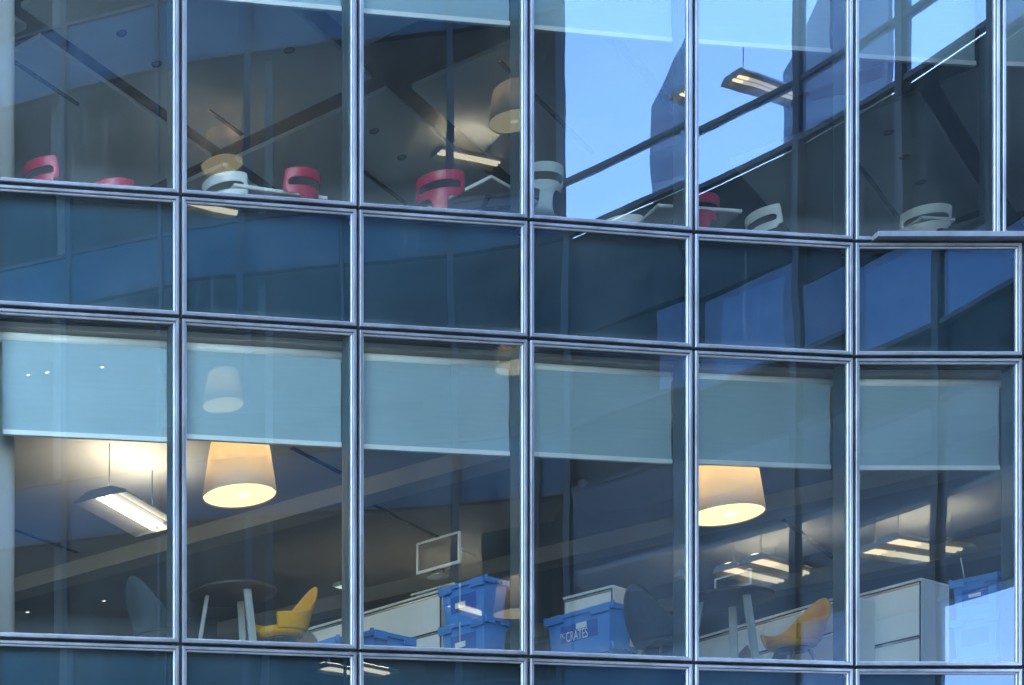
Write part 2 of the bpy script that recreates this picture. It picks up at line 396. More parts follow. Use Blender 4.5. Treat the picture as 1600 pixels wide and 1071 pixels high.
m = MB(); m.hexa([(14.45, 15.70, GROUND), (XR, 15.0, GROUND), (XR, 15.3, GROUND), (14.45, 16.0, GROUND), (14.45, 15.70, 12.3), (XR, 15.0, 12.3), (XR, 15.3, 12.3), (14.45, 16.0, 12.3)])
m.build('end_wall', TOWER, bld, BO)
for z0, z1 in ((F1, C1), (F2, C2+.27)):                        # inner partition walls, deep in the plan
    m = MB(); m.hexa([(-.9, 27.5, z0), (20, 30.5, z0), (20, 30.7, z0), (-.9, 27.7, z0), (-.9, 27.5, z1), (20, 30.5, z1), (20, 30.7, z1), (-.9, 27.7, z1)])
    m.build('partition', INWALL, bld, BO)

nb = thing('sun_blocker_tower', 'unseen pale stone tower left of the glass building, added to shade the wing', 'building', (-22, 24, GROUND))  # out-of-view block added to keep the sun off the mirrored wing
m = MB(); m.box(-21, -8.2, 0, 20.6, 10, 38)
m.build('wall', TOWER, nb)
m = MB()
for k in range(9):
    for j in range(12):
        x = -19.4+k*4.4; z = 2.0+j*3.0; m.box(x, -8.32, z, x+2.6, -8.19, z+1.7)
m.build('window_strip', VOID, nb)

# room grid: p runs away to the right (45 degrees), q away to the left
r2 = math.sqrt(.5)
def PQ(p, q): return ((p-q)*r2, (p+q)*r2)
def inside(x, y, d=.3): return y > facade_y(x)+d
def clip_poly(poly, d):
    """cut a plan polygon at the facade line moved inwards by d (convex steps, one per bay)"""
    o = off(d)
    line = [(-3, o[0][1]-.25)]+o+[(40, o[-1][1]-1)]
    # the facade is gently concave towards the street: cutting by the chord of each bay it crosses is enough
    xs = [p[0] for p in poly]
    def yl(x):
        for (a, b), (c, e) in zip(line, line[1:]):
            if a <= x <= c: return b+(e-b)*(x-a)/(c-a)
        return line[-1][1]
    out = []; n = len(poly)
    dense = []
    for k in range(n):
        a, b = poly[k], poly[(k+1) % n]
        for t in range(12): dense.append((a[0]+(b[0]-a[0])*t/12, a[1]+(b[1]-a[1])*t/12))
    keep = [(x, y) for x, y in dense if y >= yl(x)]
    cut = [(x, yl(x)) for x, y in dense if y < yl(x)]
    if not keep: return None
    if not cut: return poly
    # walk round, pulling outside points onto the line
    return [(x, max(y, yl(x))) for x, y in dense]

# upper ceiling: rafts hung below a dark void, parted by dark channels
def raft(p0, p1, q0, q1):
    poly = [PQ(p0, q0), PQ(p1, q0), PQ(p1, q1), PQ(p0, q1)]
    poly = clip_poly(poly, .26)
    if not poly: return
    clean = []
    for pnt in poly:
        if not clean or (Vector(pnt)-Vector(clean[-1])).length > .02: clean.append(pnt)
    if min(x for x, y in clean) < XL+.1:
        clean = [(max(x, XL+.02), y) for x, y in clean]
    if max(y for x, y in clean) > 27: return
    m = MB(); m.prism(clean, C2, C2+.05); m.build('ceiling_panel', CEIL, bld, BO)
QC = [15.3, 13.17, 11.13, 10.95, 9.02, 8.82, 6.93, 6.83, 4.87, 4.69, 2.7, 2.6, .6]
cols = [(13.17, 15.2), (11.13, 13.07), (9.02, 10.95), (6.95, 8.80), (4.88, 6.83), (2.70, 4.68), (.7, 2.6)]
breaks = [[(13.3, 13.5), (17.4, 17.7)], [(13.30, 13.52), (16.7, 16.95), (20.7, 20.95)], [(12.8, 13.0), (16.62, 16.93), (20.6, 20.9)],
          [(12.5, 12.7), (16.06, 17.10), (20.3, 20.6)], [(15.9, 16.2), (20.25, 21.15), (24.5, 24.8)], [(16, 16.3), (20.30, 21.15), (24.9, 25.2)], [(20.2, 21.1), (25, 25.3)]]
for (q0, q1), br in zip(cols, breaks):
    ps = [9.0]+[x for b in br for x in b]+[29.5]
    for k in range(0, len(ps), 2): raft(ps[k], ps[k+1], q0, q1)
def slot(p0, p1, q, z, w=.045, name='ceiling_slot'):
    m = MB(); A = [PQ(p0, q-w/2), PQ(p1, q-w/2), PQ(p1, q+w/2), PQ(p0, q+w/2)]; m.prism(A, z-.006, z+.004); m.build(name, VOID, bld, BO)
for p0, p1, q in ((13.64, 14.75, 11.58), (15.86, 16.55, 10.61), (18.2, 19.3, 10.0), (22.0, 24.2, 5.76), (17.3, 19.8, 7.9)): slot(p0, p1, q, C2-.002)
# thin joints between ceiling boards of the lower room
for p0, p1, q in ((15.72, 17.1, 13.45), (15.95, 17.0, 9.6), (18.1, 20.9, 9.85), (22.2, 24.3, 6.57)): slot(p0, p1, q, C1-.002, .05)

# lower room: pale bulkheads across the ceiling and a darker, lower ceiling between some of them
def bar(p, q0, q1, w, z0, z1, name, mt):
    m = MB(); m.prism([PQ(p, q0), PQ(p+w, q0), PQ(p+w, q1), PQ(p, q1)], z0, z1); return m.build(name, mt, bld, BO)
bar(17.33, 6.9, 15.6, .35, C1-.20, C1-.003, 'bulkhead', BEAMM)
bar(21.15, 2.5, 14.0, .35, C1-.20, C1-.003, 'bulkhead', BEAMM)
bar(24.60, 0.5, 12.0, .35, C1-.20, C1-.003, 'bulkhead', BEAMM)
bar(28.0, 0.0, 10.0, .35, C1-.20, C1-.003, 'bulkhead', BEAMM)

# round white columns by the left edge
for z0, z1 in ((F1, C1), (F2, C2)):
    m = MB(); c = Vector((.96, 15.75)); n = 28
    m.prism([(c.x+.33*math.cos(2*math.pi*k/n), c.y+.33*math.sin(2*math.pi*k/n)) for k in range(n)], z0, z1-.004)
    o = m.build('column', COLUMN, bld, BO)
    for p in o.data.polygons: p.use_smooth = len(p.vertices) == 4

# ------------------------------------------------------------------ the wing across the corner, seen only as a reflection
WP = [(2.6, -.4), (5.0, 1.4), (6.8, 2.85), (8.0, 3.75), (10.4, 5.0), (12.4, 5.95), (13.3, 6.6), (13.85, 7.5), (14.25, 8.7), (14.55, 9.9), (14.75, 11.2), (14.85, 13.0)]
CS = [0.0]
for a, b in zip(WP, WP[1:]): CS.append(CS[-1]+math.hypot(b[0]-a[0], b[1]-a[1]))
def wpt(s, d=0.0):
    """a point on the wing's wall at run s, moved d metres back into the wing"""
    s = max(0, min(CS[-1]-1e-4, s))
    for k in range(len(WP)-1):
        if CS[k] <= s <= CS[k+1]: break
    def ang(j):
        j = max(0, min(len(WP)-2, j)); return math.atan2(WP[j+1][1]-WP[j][1], WP[j+1][0]-WP[j][0])
    t = (s-CS[k])/(CS[k+1]-CS[k]); x = lerp(WP[k][0], WP[k+1][0], t); y = lerp(WP[k][1], WP[k+1][1], t)
    a = ang(k)*(1-abs(t-.5))+(ang(k-1) if t < .5 else ang(k+1))*abs(t-.5)
    return Vector((x+math.sin(a)*d, y-math.cos(a)*d))
WO = Vector((10, 4, GROUND))
wing = thing('office_wing', 'dark glazed wing of the offices mirrored in the glass wall', 'building', WO)
def wpanel(s0, s1, z0, z1, d0, d1, name, mt, par=None, mis=None):
    dl, dr = d1 if isinstance(d1, tuple) else (d1, d1)
    a0, a1, b1, b0 = wpt(s0, d0), wpt(s1, d0), wpt(s1, dr), wpt(s0, dl); m = MB()
    m.hexa([(a0.x, a0.y, z0), (a1.x, a1.y, z0), (b1.x, b1.y, z0), (b0.x, b0.y, z0), (a0.x, a0.y, z1), (a1.x, a1.y, z1), (b1.x, b1.y, z1), (b0.x, b0.y, z1)], 0, mis)
    return m.build(name, mt, par or wing, WO)
WS = [.3, 1.6, 3.15, 4.75, 6.38, 8.03, 9.60, 11.16, 12.55, 13.0, 15.9, 17.3, 18.6]
WZ = [(GROUND, 2.3), (2.3, 5.3), (5.3, 6.42), (6.42, 9.35), (9.35, 10.35), (10.35, 13.38), (13.38, 14.22), (14.22, 17.0), (17.0, 18.1), (18.1, 20.6)]
WK = ['w', 'w', 's', 'w', 's', 'w', 's', 'w', 's', 'w']
ATR = 9                                                     # from this module on: see-through link, added so sky mirrors bright blue
for k in range(len(WS)-1):
    s0, s1 = WS[k]+.04, WS[k+1]-.04
    if k < ATR:
        for (z0, z1), kd in zip(WZ, WK):
            if kd == 's': wpanel(s0, s1, z0+.04, z1-.04, 0, .1, 'spandrel_panel', WNAVY)
            else: wpanel(s0, s1, z0+.04, z1-.04, 0, .03, 'window', [WGLASS, CLEAR], mis=[1, 1, 0, 1, 1, 1])
    else:
        for z0, z1, mt in ((3.4, 6.62, WNAVY if k == ATR else WLOW), (6.62, 9.35, WGLASS), (10.4, (11.72, 11.3, 10.9)[k-ATR], WMID), (13.38, 14.22, WBLUE), (14.22, 17.4, WBLUE), (17.4, 20.6, WBLUE)):
            wpanel(14.45 if mt is WMID and k == ATR else s0, s1, z0+.03, z1-.03, 0, .03, 'window', [mt, CLEAR], mis=[1, 1, 0, 1, 1, 1])
        if k == ATR: wpanel(s0, 14.45, 10.39, 11.77, .12, .4, 'dark_panel', WDARK)  # dark panel added to black out part of the mirrored image
        for z0, z1, dd in ((6.59, 6.65, .3), (9.35, 10.38, 1.7), ((11.78, 11.36, 10.96)[k-ATR], 13.34, .5)):
            wpanel(WS[k]+.002, WS[k+1]-.002, z0, z1, .12, dd, 'dark_panel', [WDARK, WCEIL], mis=[1 if dd > 1 else 0, 0, 0, 0, 0, 0])
for k, s in enumerate(WS):
    wd = .05 if k in (3, 5, 7, 9, 10, 11) else .025
    wpanel(s-wd, s+wd, GROUND if k <= ATR else 3.4, 20.6, -.05, .12, 'wing_mullion', WFRAME)
for z in (2.3, 5.3, 6.42, 9.35, 10.35, 13.38, 14.22, 17.0, 18.1, 20.6):
    for k in range(ATR): wpanel(WS[k]+.051, WS[k+1]-.051, z-.028, z+.028, -.03, .1, 'wing_rail', WFRAME)
for z in (3.4, 6.62, 9.35, 10.38, 13.38, 14.22, 17.4, 20.6):
    for k in range(ATR, len(WS)-1): wpanel(WS[k]+.052, WS[k+1]-.052, z-.035, z+.035, -.03, .1, 'wing_rail', WFRAME)
for s0, s1, z in [(WS[ATR]-1.3, 14.0, 6.5), (14.0, WS[ATR+1], 7.1)]+[(WS[k], WS[k+1], 7.1) for k in range(ATR+1, len(WS)-1)]: wpanel(s0, s1, z, 10.38, 1.71, 1.9, 'wing_back_wall', WROOM)
for k in range(ATR, len(WS)-1): wpanel(WS[k]+.003, WS[k+1]-.003, 8.02, 8.1, .16, 1.70, 'wing_ceiling', WCEIL)
# rooms of the closed part: slabs, pale ceilings, back wall
WD = [6.0]*8+[2.0, .14]
for k in range(ATR):
    s0, s1 = WS[k], WS[k+1]; db = (WD[k], WD[k+1])
    for z0, z1 in ((5.32, 6.40), (9.37, 10.33), (13.40, 14.20), (17.02, 18.08), (20.62, 21.0)):
        wpanel(s0, s1, z0, z1, .12, db, 'wing_slab', [WDARK, WDARK, WCEIL], mis=[2, 0, 0, 0, 0, 0])
    a, b = wpt(s0, db[0]+.01), wpt(s1, db[1]+.01); c, d = wpt(s1, db[1]+.25), wpt(s0, db[0]+.25); m = MB()
    m.hexa([(a.x, a.y, GROUND), (b.x, b.y, GROUND), (c.x, c.y, GROUND), (d.x, d.y, GROUND), (a.x, a.y, 21), (b.x, b.y, 21), (c.x, c.y, 21), (d.x, d.y, 21)])
    m.build('wing_back_wall', WROOM, wing, WO)
a, b = wpt(WS[0]-.1, .13), wpt(WS[0]-.1, 6.0); m = MB(); e = Vector((-(b-a).y, (b-a).x)).normalized()*.1
m.hexa([(a.x, a.y, GROUND), (b.x, b.y, GROUND), (b.x+e.x, b.y+e.y, GROUND), (a.x+e.x, a.y+e.y, GROUND), (a.x, a.y, 21), (b.x, b.y, 21), (b.x+e.x, b.y+e.y, 21), (a.x+e.x, a.y+e.y, 21)])
m.build('wing_end_wall', WROOM, wing, WO)

for s0, s1 in ((4.42, 4.62), (8.3, 8.42)):
    wpanel(s0, s1, GROUND, 20.9, .35, .6, 'wing_light_stripe', COLUMN)  # pale strips added to draw the light stripes of the reflection
# a far slender tower seen through the added glazed link, again only as a reflection
ft = thing('far_tower', 'slender dark tower with a slanted top, mirrored in the blue glass', 'building', (110.7, -98.4, GROUND), R(46))
m = MB(); m.hexa([(-3.6, -3, 0), (2.2, -3, 0), (2.2, 3, 0), (-3.6, 3, 0), (-3.6, -3, 92), (2.2, -3, 103), (2.2, 3, 103), (-3.6, 3, 92)])
m.build('wall', mat('far_tower_cladding', (.016, .034, .055), .8, spec=.1, var=.15, scale=.1), ft)
m = MB()
for k in range(24):
    z = 6+k*3.6
    m.box(-3.3, 2.98, z, 1.9, 3.06, z+1.9)
m.build('window_strip', mat('far_tower_glass', (.010, .018, .034), .8, spec=.1), ft)

# ------------------------------------------------------------------ roller blinds
def blind(i, py, ztop, xy, label, grp, skip_l=.045, shift=0.0):
    a, b = Vector(xy[i]), Vector(xy[i+1]); e = (b-a).normalized(); nrm = Vector((e.y, -e.x)); L = (b-a).length
    mid = (a+b)/2-nrm*.27+e*shift; zb = (PY-py)*mid.y/FPX
    root = thing('roller_blind', label, 'blind', (mid.x, mid.y, zb), math.atan2(e.y, e.x), grp)
    hw = L/2-skip_l; H = ztop-zb; m = MB()
    n = 14
    for k in range(n):
        z0, z1 = .03+(H-.11)*k/n, .03+(H-.11)*(k+1)/n
        y0, y1 = .006*math.sin(k*.9+i), .006*math.sin((k+1)*.9+i)
        m.hexa([(-hw, y0, z0), (hw, y0, z0), (hw, y0+.003, z0), (-hw, y0+.003, z0), (-hw, y1, z1), (hw, y1, z1), (hw, y1+.003, z1), (-hw, y1+.003, z1)])
    m.build('fabric', BLIND, root)
    m = MB(); m.box(-hw, -.022, -.012, hw, .014, .034); m.build('bottom_bar', BLINDBAR, root, bevel=.004)
    m = MB(); m.tube([(-hw-.03, .03, H-.055), (hw+.03, .03, H-.055)], .045, 14); m.build('roller', BLINDBAR, root)
    return root
NL = ['left edge of the photo, lit at its left end', 'large lit pendant shade', 'monitor and stacked blue crates', 'blue crate with white lettering', 'right-hand lit pendant shade', 'tall white drawer cabinet and label-fronted crate']
for i, (py, t) in enumerate(zip((684, 691.5, 706, 718, 728, 734), NL)):
    blind(i+1, py, C1-.005, XY, 'teal roller blind in the lower row above the '+t if i else 'teal roller blind at the '+t, 'blinds of the lower floor', .095 if i == 0 else .045, .05 if i == 0 else 0)
blind(7, 736, C1-.005, XY, 'teal roller blind in the lower row beyond the right edge', 'blinds of the lower floor')
for i, py, t in ((2, 6, 'at the top edge above the white chair'), (3, 30, 'above the red chair and pale square table'), (4, 55, 'above the pale grey chair'), (5, 75, 'second from the right at the top'), (6, 96, 'above the lone white chair'), (7, 106, 'in the narrow strip at the top right corner')):
    blind(i, py, C2-.01, XYU, 'teal roller blind '+t, 'blinds of the upper floor')

# ------------------------------------------------------------------ lamps
def luminaire(c, L, rz, label, hang, grp, W=.46, tm=None, bm=None, sp=.055, um=None):
    t = thing('strip_light', label, 'ceiling light', c, rz, grp)
    h = L/2
    # gull-wing section: a flat body over two tubes, sloping reflector wings on both sides
    m = MB(); m.box(-h, -.13, .045, h, .13, .075); m.build('housing', bm or DARKMETAL, t, bevel=.006)
    for s in (-1, 1):
        m = MB()
        q = [(s*.13, .045), (s*W*.62, -.015), (s*W*.62, .0), (s*.13, .075)]
        for x0, x1 in ((-h, h),):
            m.hexa([(x0, q[0][0], q[0][1]), (x1, q[0][0], q[0][1]), (x1, q[1][0], q[1][1]), (x0, q[1][0], q[1][1]),
                    (x0, q[3][0], q[3][1]), (x1, q[3][0], q[3][1]), (x1, q[2][0], q[2][1]), (x0, q[2][0], q[2][1])])
        m.build('reflector', REFLECTOR, t)
        m = MB(); m.tube([(-h+.05, s*sp, .015), (h-.05, s*sp, .015)], .026 if sp > .05 else .022, 10); m.build('tube', tm or TUBE, t)
    m = MB(); m.box(-h+.05, -.05, .09, h-.05, .05, .105); m.build('uplight', um or UPTUBE, t)
    for x in (-h-.012, h):
        m = MB(); i = [(-W*.63, -.02), (-.13, -.012), (.13, -.012), (W*.63, -.02), (W*.63, .004), (.14, .082), (-.14, .082), (-W*.63, .004)]
        m.v += [Vector((x, a, b)) for a, b in i]+[Vector((x+.012, a, b)) for a, b in i]
        n = len(i); m.f += [list(range(n))[::-1], list(range(n, 2*n))]+[[k, (k+1) % n, n+(k+1) % n, n+k] for k in range(n)]; m.m += [0]*(n+2); m.sm += [False]*(n+2)
        m.build('end_cap', bm or LUMBODY, t)
    for x in (-h*.72, h*.72):
        m = MB(); m.tube([(x, 0, .075), (x, 0, hang)], .006, 6); m.build('hanger', DARKMETAL, t)
    return t
# real luminaire hung in the lower room, left
a, b = spot(156, 775, 6.33), spot(251, 829, 6.33); d = b-a
luminaire((a+b)/2, d.length*.98, math.atan2(d.y, d.x), 'gull-wing twin-tube strip light hung by a rod, lit bright at lower left', C1-6.33, 'real strip lights', W=.50)

def pendant(c, top, label, grp):
    """c = centre of the shade's bottom rim"""
    t = thing('pendant_lamp', label, 'lamp', c, 0, grp)
    rb, rt, H = .36, .275, .58
    prof = [(rb-.006, 0), (rb, .003), (rt+.006, H-.05), (rt-.006, H-.015), (rt-.035, H), (rt-.045, H-.006), (rt-.016, H-.02), (rt-.003, H-.052)]
    m = MB(); m.lathe(prof, 48, close=True); m.build('shade', SHADE, t)
    m = MB(); m.disc(rt-.03, H-.004, 48); m.build('shade_top', SHADE, t)
    m = MB(); m.disc(rb-.012, .014, 48); m.build('diffuser', DISC, t)
    m = MB(); m.disc(.055, .011, 24)
    for v in m.v: v.x += .05
    m.build('bulb_glow', HOT, t)
    m = MB(); m.lathe([(.001, .20), (.05, .22), (.065, .27), (.05, .32), (.02, .36), (.001, .37)], 16); m.build('bulb', BULB, t)
    m = MB(); m.tube([(0, 0, H), (0, 0, top)], .006, 6); m.build('cord', DARKMETAL, t)
    return t
c = spot(374, 776, 5.80); pend = pendant(c, C1-5.80-.004, 'large lit drum pendant shade hanging under the blind, left of centre', 'real pendant lamps')
c = spot(1134, 806, 5.75); dup(pend, c, 0, 'large lit drum pendant shade cut by the mullion, right of centre', 'real pendant lamps')

def refl_pt(px, py, Lz):
    """where the mirror image seen at (px, py), at mirrored depth Lz, really stands (mirror = the plane of that bay)"""
    a = (px-PX)/FPX; b = (PY-py)/FPX
    for p, q in zip(XY, XY[1:]):
        P0, Q0 = Vector(p), Vector(q); e = Q0-P0
        det = a*(-e.y)+e.x
        t = (P0.x*(-e.y)+e.x*P0.y)/det
        x, y = a*t, t
        s = (Vector((x, y))-P0).dot(e)/e.length_squared
        if 0 <= s <= 1: break
    n = Vector((e.y, -e.x)).normalized(); v = Vector((a, 1)); v = v-2*v.dot(n)*n
    k = Lz-t
    return Vector((x+v.x*k, y+v.y*k, b*Lz))
for (px, py, L, t) in ((342, 258, 28.6, 'over the white chair in the upper row'), (342, 638, 28.6, 'floating on the blind of the lower row'), (808, 185, 27.5, 'beside the mullion under the top blind'),
                       (807, 576, 27.5, 'crossing the middle mullion below its rail'), (807, 960, 27.5, 'beside the twin blue crate stack')):
    c = refl_pt(px, py, L); dup(pend, c, 0, 'dim mirrored drum lamp '+t, 'pendant lamps of the mirrored wing')
lum0 = None
WLUM = [(692, 232, 795, 254, 29.5, 'between the red chair and the pale table'), (1170, 130, 1222, 146, 24.3, 'in the bright blue reflection at top right'), (700, 946, 778, 968, 29.3, 'over the twin blue crate stack'), (925, 983, 1006, 996, 28.6, 'over the lettered blue crate'),
        (290, 316, 372, 336, 29.4, 'just below the upper rail at left'), (1143, 888, 1222, 908, 24.3, 'under the right-hand pendant lamp'), (1400, 847, 1496, 860, 22.9, 'above the tall white drawer cabinet'),
        (520, 1046, 606, 1056, 29.3, 'at the bottom edge left of centre'), (838, 771, 895, 775, 31.5, 'faint one beside the middle mullion'), (735, 858, 792, 861, 31.5, 'faint one right of the monitor')]
for (x0, y0, x1, y1, L, t) in WLUM:
    c = refl_pt((x0+x1)/2, (y0+y1)/2, L); z = c.z
    a = refl_pt(x0, y0, FPX*z/(PY-y0)); b = refl_pt(x1, y1, FPX*z/(PY-y1)); d = b-a; d.z = 0
    if d.length > 2.0: d = d.normalized()*1.6
    rm = [q for q in (9.37, 13.40, 17.02, 20.62) if q > z+.15][0]
    ln = 1.35
    if lum0 is None:
        lum0 = luminaire(c, ln, math.atan2(d.y, d.x), 'mirrored strip light '+t, .5, 'strip lights of the mirrored wing', W=.32, tm=WTUBE, bm=DARKMETAL, sp=.04, um=WUP)
    else:
        dup(lum0, c, math.atan2(d.y, d.x), 'mirrored strip light '+t, 'strip lights of the mirrored wing')

def downlight(c, lit, label, grp):
    t = thing('downlight', label, 'downlight', c, 0, grp)
    m = MB(); m.lathe([(.036, -.004), (.054, -.008), (.058, 0), (.034, .001)], 24, close=True); m.build('ring', DLRING, t)
    m = MB(); m.lathe([(.001, -.003), (.02, -.006), (.034, -.001), (.02, .0005), (.001, .0005)], 20); m.build('lens', LENS if lit else DLOFF, t)
    return t
dl = None
DN = [('190', 52), ]
for px, py, t in ((190, 52, 'nearest the top left corner'), (245, 100, 'beside the left mullion in the upper row'), (452, 79, 'in the second bay of the upper row'), (585, 205, 'upper of two left of the red chair'), (628, 246, 'lower of two left of the red chair'),
                  (1388, 207, 'highest of three above the lone white chair'), (1413, 245, 'middle of three above the lone white chair'), (1438, 285, 'lowest of three above the lone white chair')):
    c = spot(px, py, C2-.001)
    if dl is None: dl = downlight(c, False, 'small unlit round ceiling downlight '+t, 'unlit downlights of the upper ceiling')
    else: dup(dl, c, 0, 'small unlit round ceiling downlight '+t, None)
dlit = None
for px, py, L, t in ((165, 190, 29.5, 'in the upper left bay'), (165, 571, 29.5, 'on the left blind, right of two others'), (165, 938, 29.5, 'in the lower left bay'), (48, 582, 30.5, 'on the left blind, leftmost'), (78, 579, 29.8, 'on the left blind, middle'), (48, 955, 30.5, 'low at the far left')):
    c = refl_pt(px, py, L)
    if dlit is None: dlit = downlight(c, True, 'tiny warm lit downlight dot '+t, 'lit downlights of the mirrored wing')
    else: dup(dlit, c, 0, 'tiny warm lit downlight dot '+t, None)
m = MB(); m.lathe([(.001, -.05), (.04, -.048), (.055, -.03), (.06, 0), (.001, .0)], 20)
sd = m.build('smoke_detector', BLINDBAR); sd.location = spot(911, 752, C1-.001); tag(sd, 'small white smoke detector on the lower ceiling', 'smoke detector')
# a glowing panel added to stand in for a greenish patch of light
c = spot(540, 918, 6.3); t = thing('light_patch_panel', 'small glowing panel added for the pale greenish light patch by the second mullion', 'ceiling light', c, R(35))
m = MB(); m.box(-.18, -.05, -.012, .18, .05, .03); m.build('patch_backing', BLINDBAR, t)
m = MB(); m.box(-.15, -.054, -.016, .15, .046, -.013); m.build('lens', emit_mat('light_patch_glow', (.7, .95, .7), .9*K), t)

# ------------------------------------------------------------------ furniture builders
def solidify(o, t, sub=1):
    md = o.modifiers.new('thick', 'SOLIDIFY'); md.thickness = t; md.offset = 0
    if sub:
        s = o.modifiers.new('smooth', 'SUBSURF'); s.levels = sub; s.render_levels = sub
    for p in o.data.polygons: p.use_smooth = True

def cafe_chair(loc, rz, mt, label, grp):
    """moulded ply chair, open slot in its curved back; faces +x"""
    t = thing('slotted_chair', label, 'chair', loc, rz, grp)
    ph = [-62, -50, -34, -18, 0, 18, 34, 50, 62]
    zs = [.625, .66, .705, .765, .815, .86]
    idx = {}; m = MB()
    def vid(p, z, key):
        if key not in idx:
            a = R(p); lean = (z-.45)*.22
            idx[key] = len(m.v); m.v.append(Vector((-.20-lean+.26*(1-math.cos(a)), .26*math.sin(a), z)))
        return idx[key]
    def q(a, b, c, d): m.f.append([a, b, c, d]); m.m.append(0); m.sm.append(True)
    for j in range(len(zs)-1):
        for k in range(8):
            if j in (2,) and 1 <= k <= 6: continue
            if j == 0 and k in (0, 7): continue
            q(vid(ph[k], zs[j], (k, j)), vid(ph[k+1], zs[j], (k+1, j)), vid(ph[k+1], zs[j+1], (k+1, j+1)), vid(ph[k], zs[j+1], (k, j+1)))
    prev = [idx[(k, 0)] for k in (3, 4, 5)]
    for (x, z, w) in ((-.205, .55, .075), (-.195, .485, .08), (-.165, .448, .11), (-.10, .438, .18), (0, .432, .205), (.12, .436, .205), (.19, .432, .19), (.215, .415, .17)):
        cur = []
        for y in (-w, 0, w): cur.append(len(m.v)); m.v.append(Vector((x, y, z-(.012 if y == 0 and x > -.15 else 0))))
        for k in (0, 1): q(prev[k], prev[k+1], cur[k+1], cur[k])
        prev = cur
    o = m.build('shell', mt, t); solidify(o, .010)
    for sx in (-1, 1):
        for sy in (-1, 1):
            l = MB(); l.tube([(sx*.13, sy*.15, .425), (sx*.155, sy*.18, .40), (sx*.21, sy*.21, 0)], .011, 8); l.build('leg', CHROME, t)
    return t

def shell_chair(loc, rz, mt, label, grp, tall=.50):
    """upholstered shell armchair with a pointed high back; faces +x"""
    t = thing('shell_armchair', label, 'armchair', loc, rz, grp)
    m = MB(); n = 20; rows = 6; A = 128
    def rim(a):
        c = max(0.0, math.cos(R(a)*.78)); return .15+(tall-.15)*c**5.0
    ids = []
    for r in range(rows+1):
        tt = r/rows; row = []
        for k in range(n+1):
            a = -A+2*A*k/n; h = rim(a)*tt**1.15
            rad = .23+.055*tt+.15*(h)*max(0, math.cos(R(a)))
            row.append(len(m.v)); m.v.append(Vector((-math.cos(R(a))*rad*1.02, math.sin(R(a))*rad, .43+h)))
        ids.append(row)
    for r in range(rows):
        for k in range(n):
            m.f.append([ids[r][k], ids[r][k+1], ids[r+1][k+1], ids[r+1][k]]); m.m.append(0); m.sm.append(True)
    o = m.build('shell', mt, t); solidify(o, .035)
    m = MB(); m.lathe([(.001, .37), (.15, .375), (.215, .40), (.235, .44), (.225, .47), (.15, .485), (.001, .485)], 28); m.build('seat', mt, t)
    m = MB(); m.lathe([(.001, .355), (.16, .36), (.16, .378), (.001, .38)], 20); m.build('seat_base', DARKMETAL, t)
    for sx in (-1, 1):
        for sy in (-1, 1):
            l = MB(); l.tube([(sx*.10, sy*.10, .365), (sx*.23, sy*.21, 0)], [.016, .010], 8); l.build('leg', CHROME, t)
    return t

def square_table(c, rz, w, d, label, h=.74, grp=None):
    """origin at the corner nearest the street on the floor; x along its front edge"""
    t = thing('square_table', label, 'table', c, rz, grp)
    m = MB(); m.box(0, 0, h-.030, w, d, h); m.build('table_top', TABLEEDGE, t, bevel=.004)
    m = MB(); m.box(.012, .012, h-.034, w-.012, d-.012, h-.0305); m.build('underside', TABLEUNDER, t)
    for s in (0, 1):
        m = MB(); x = w/2; y = d/2; a = R(45+90*s)
        e = Vector((math.cos(a), math.sin(a)))*.26; n = Vector((-e.y, e.x)).normalized()*.022
        P = lambda sg, sn, z: (x+e.x*sg+n.x*sn, y+e.y*sg+n.y*sn, z)
        m.hexa([P(-1, -1, h-.06-.001*s), P(1, -1, h-.06-.001*s), P(1, 1, h-.06-.001*s), P(-1, 1, h-.06-.001*s), P(-1, -1, h-.036), P(1, -1, h-.036), P(1, 1, h-.036), P(-1, 1, h-.036)])
        m.build('spider_arm', DARKMETAL, t)
    m = MB(); m.tube([(w/2, d/2, .02), (w/2, d/2, h-.061)], .03, 14); m.build('post', CHROME, t)
    m = MB(); m.lathe([(.001, 0), (.24, 0), (.24, .012), (.05, .025), (.001, .025)], 28)
    for v in m.v: v.x += w/2; v.y += d/2
    m.build('foot', CHROME, t)
    return t

# ------------------------------------------------------------------ upper room
GC = 'slotted chairs of the upper cafe'
def up_chair(px, py, htop, rz, mt, label):
    c = spot(px, py, F2+htop); f = Vector((math.cos(R(rz)), math.sin(R(rz))))
    return cafe_chair((c.x+f.x*.28, c.y+f.y*.28, F2), R(rz), mt, label, GC)
up_chair(48, 251, .86, 40, REDSEAT, 'raspberry slotted chair at the far left edge of the upper room')
up_chair(172, 278, .86, 75, REDSEAT, 'raspberry chair of which only the top rim shows above the left rail')
up_chair(345, 270, .86, 62, WHITESEAT, 'white slotted chair by the second mullion, left of a white table')
up_chair(487, 263, .86, 118, REDSEAT, 'raspberry slotted chair at the right end of the white table')
up_chair(686, 266, .86, 68, REDSEAT, 'raspberry slotted chair left of the pale square table corner')
up_chair(860, 252, .86, 100, PALESEAT, 'pale grey slotted chair right of the middle mullion')
up_chair(966, 337, .86, 62, WHITESEAT, 'white chair of which only a tip shows below the blue reflection')
up_chair(1106, 294, .90, 100, REDSEAT, 'dark raspberry chair behind the thin white table on the right')
up_chair(1450, 319, .86, 66, WHITESEAT, 'lone white slotted chair in the rightmost upper bay')
up_chair(1176, 341, .80, 15, WHITESEAT, 'white chair seen edge-on right of the dark raspberry chair')
GT = 'square tables of the upper cafe'
def up_table(p0, p1, dp, label):
    a, b = spot(*p0, F2+.74), spot(*p1, F2+.74); d = b-a
    return square_table((a.x, a.y, F2), math.atan2(d.y, d.x), d.length, dp, label, grp=GT)
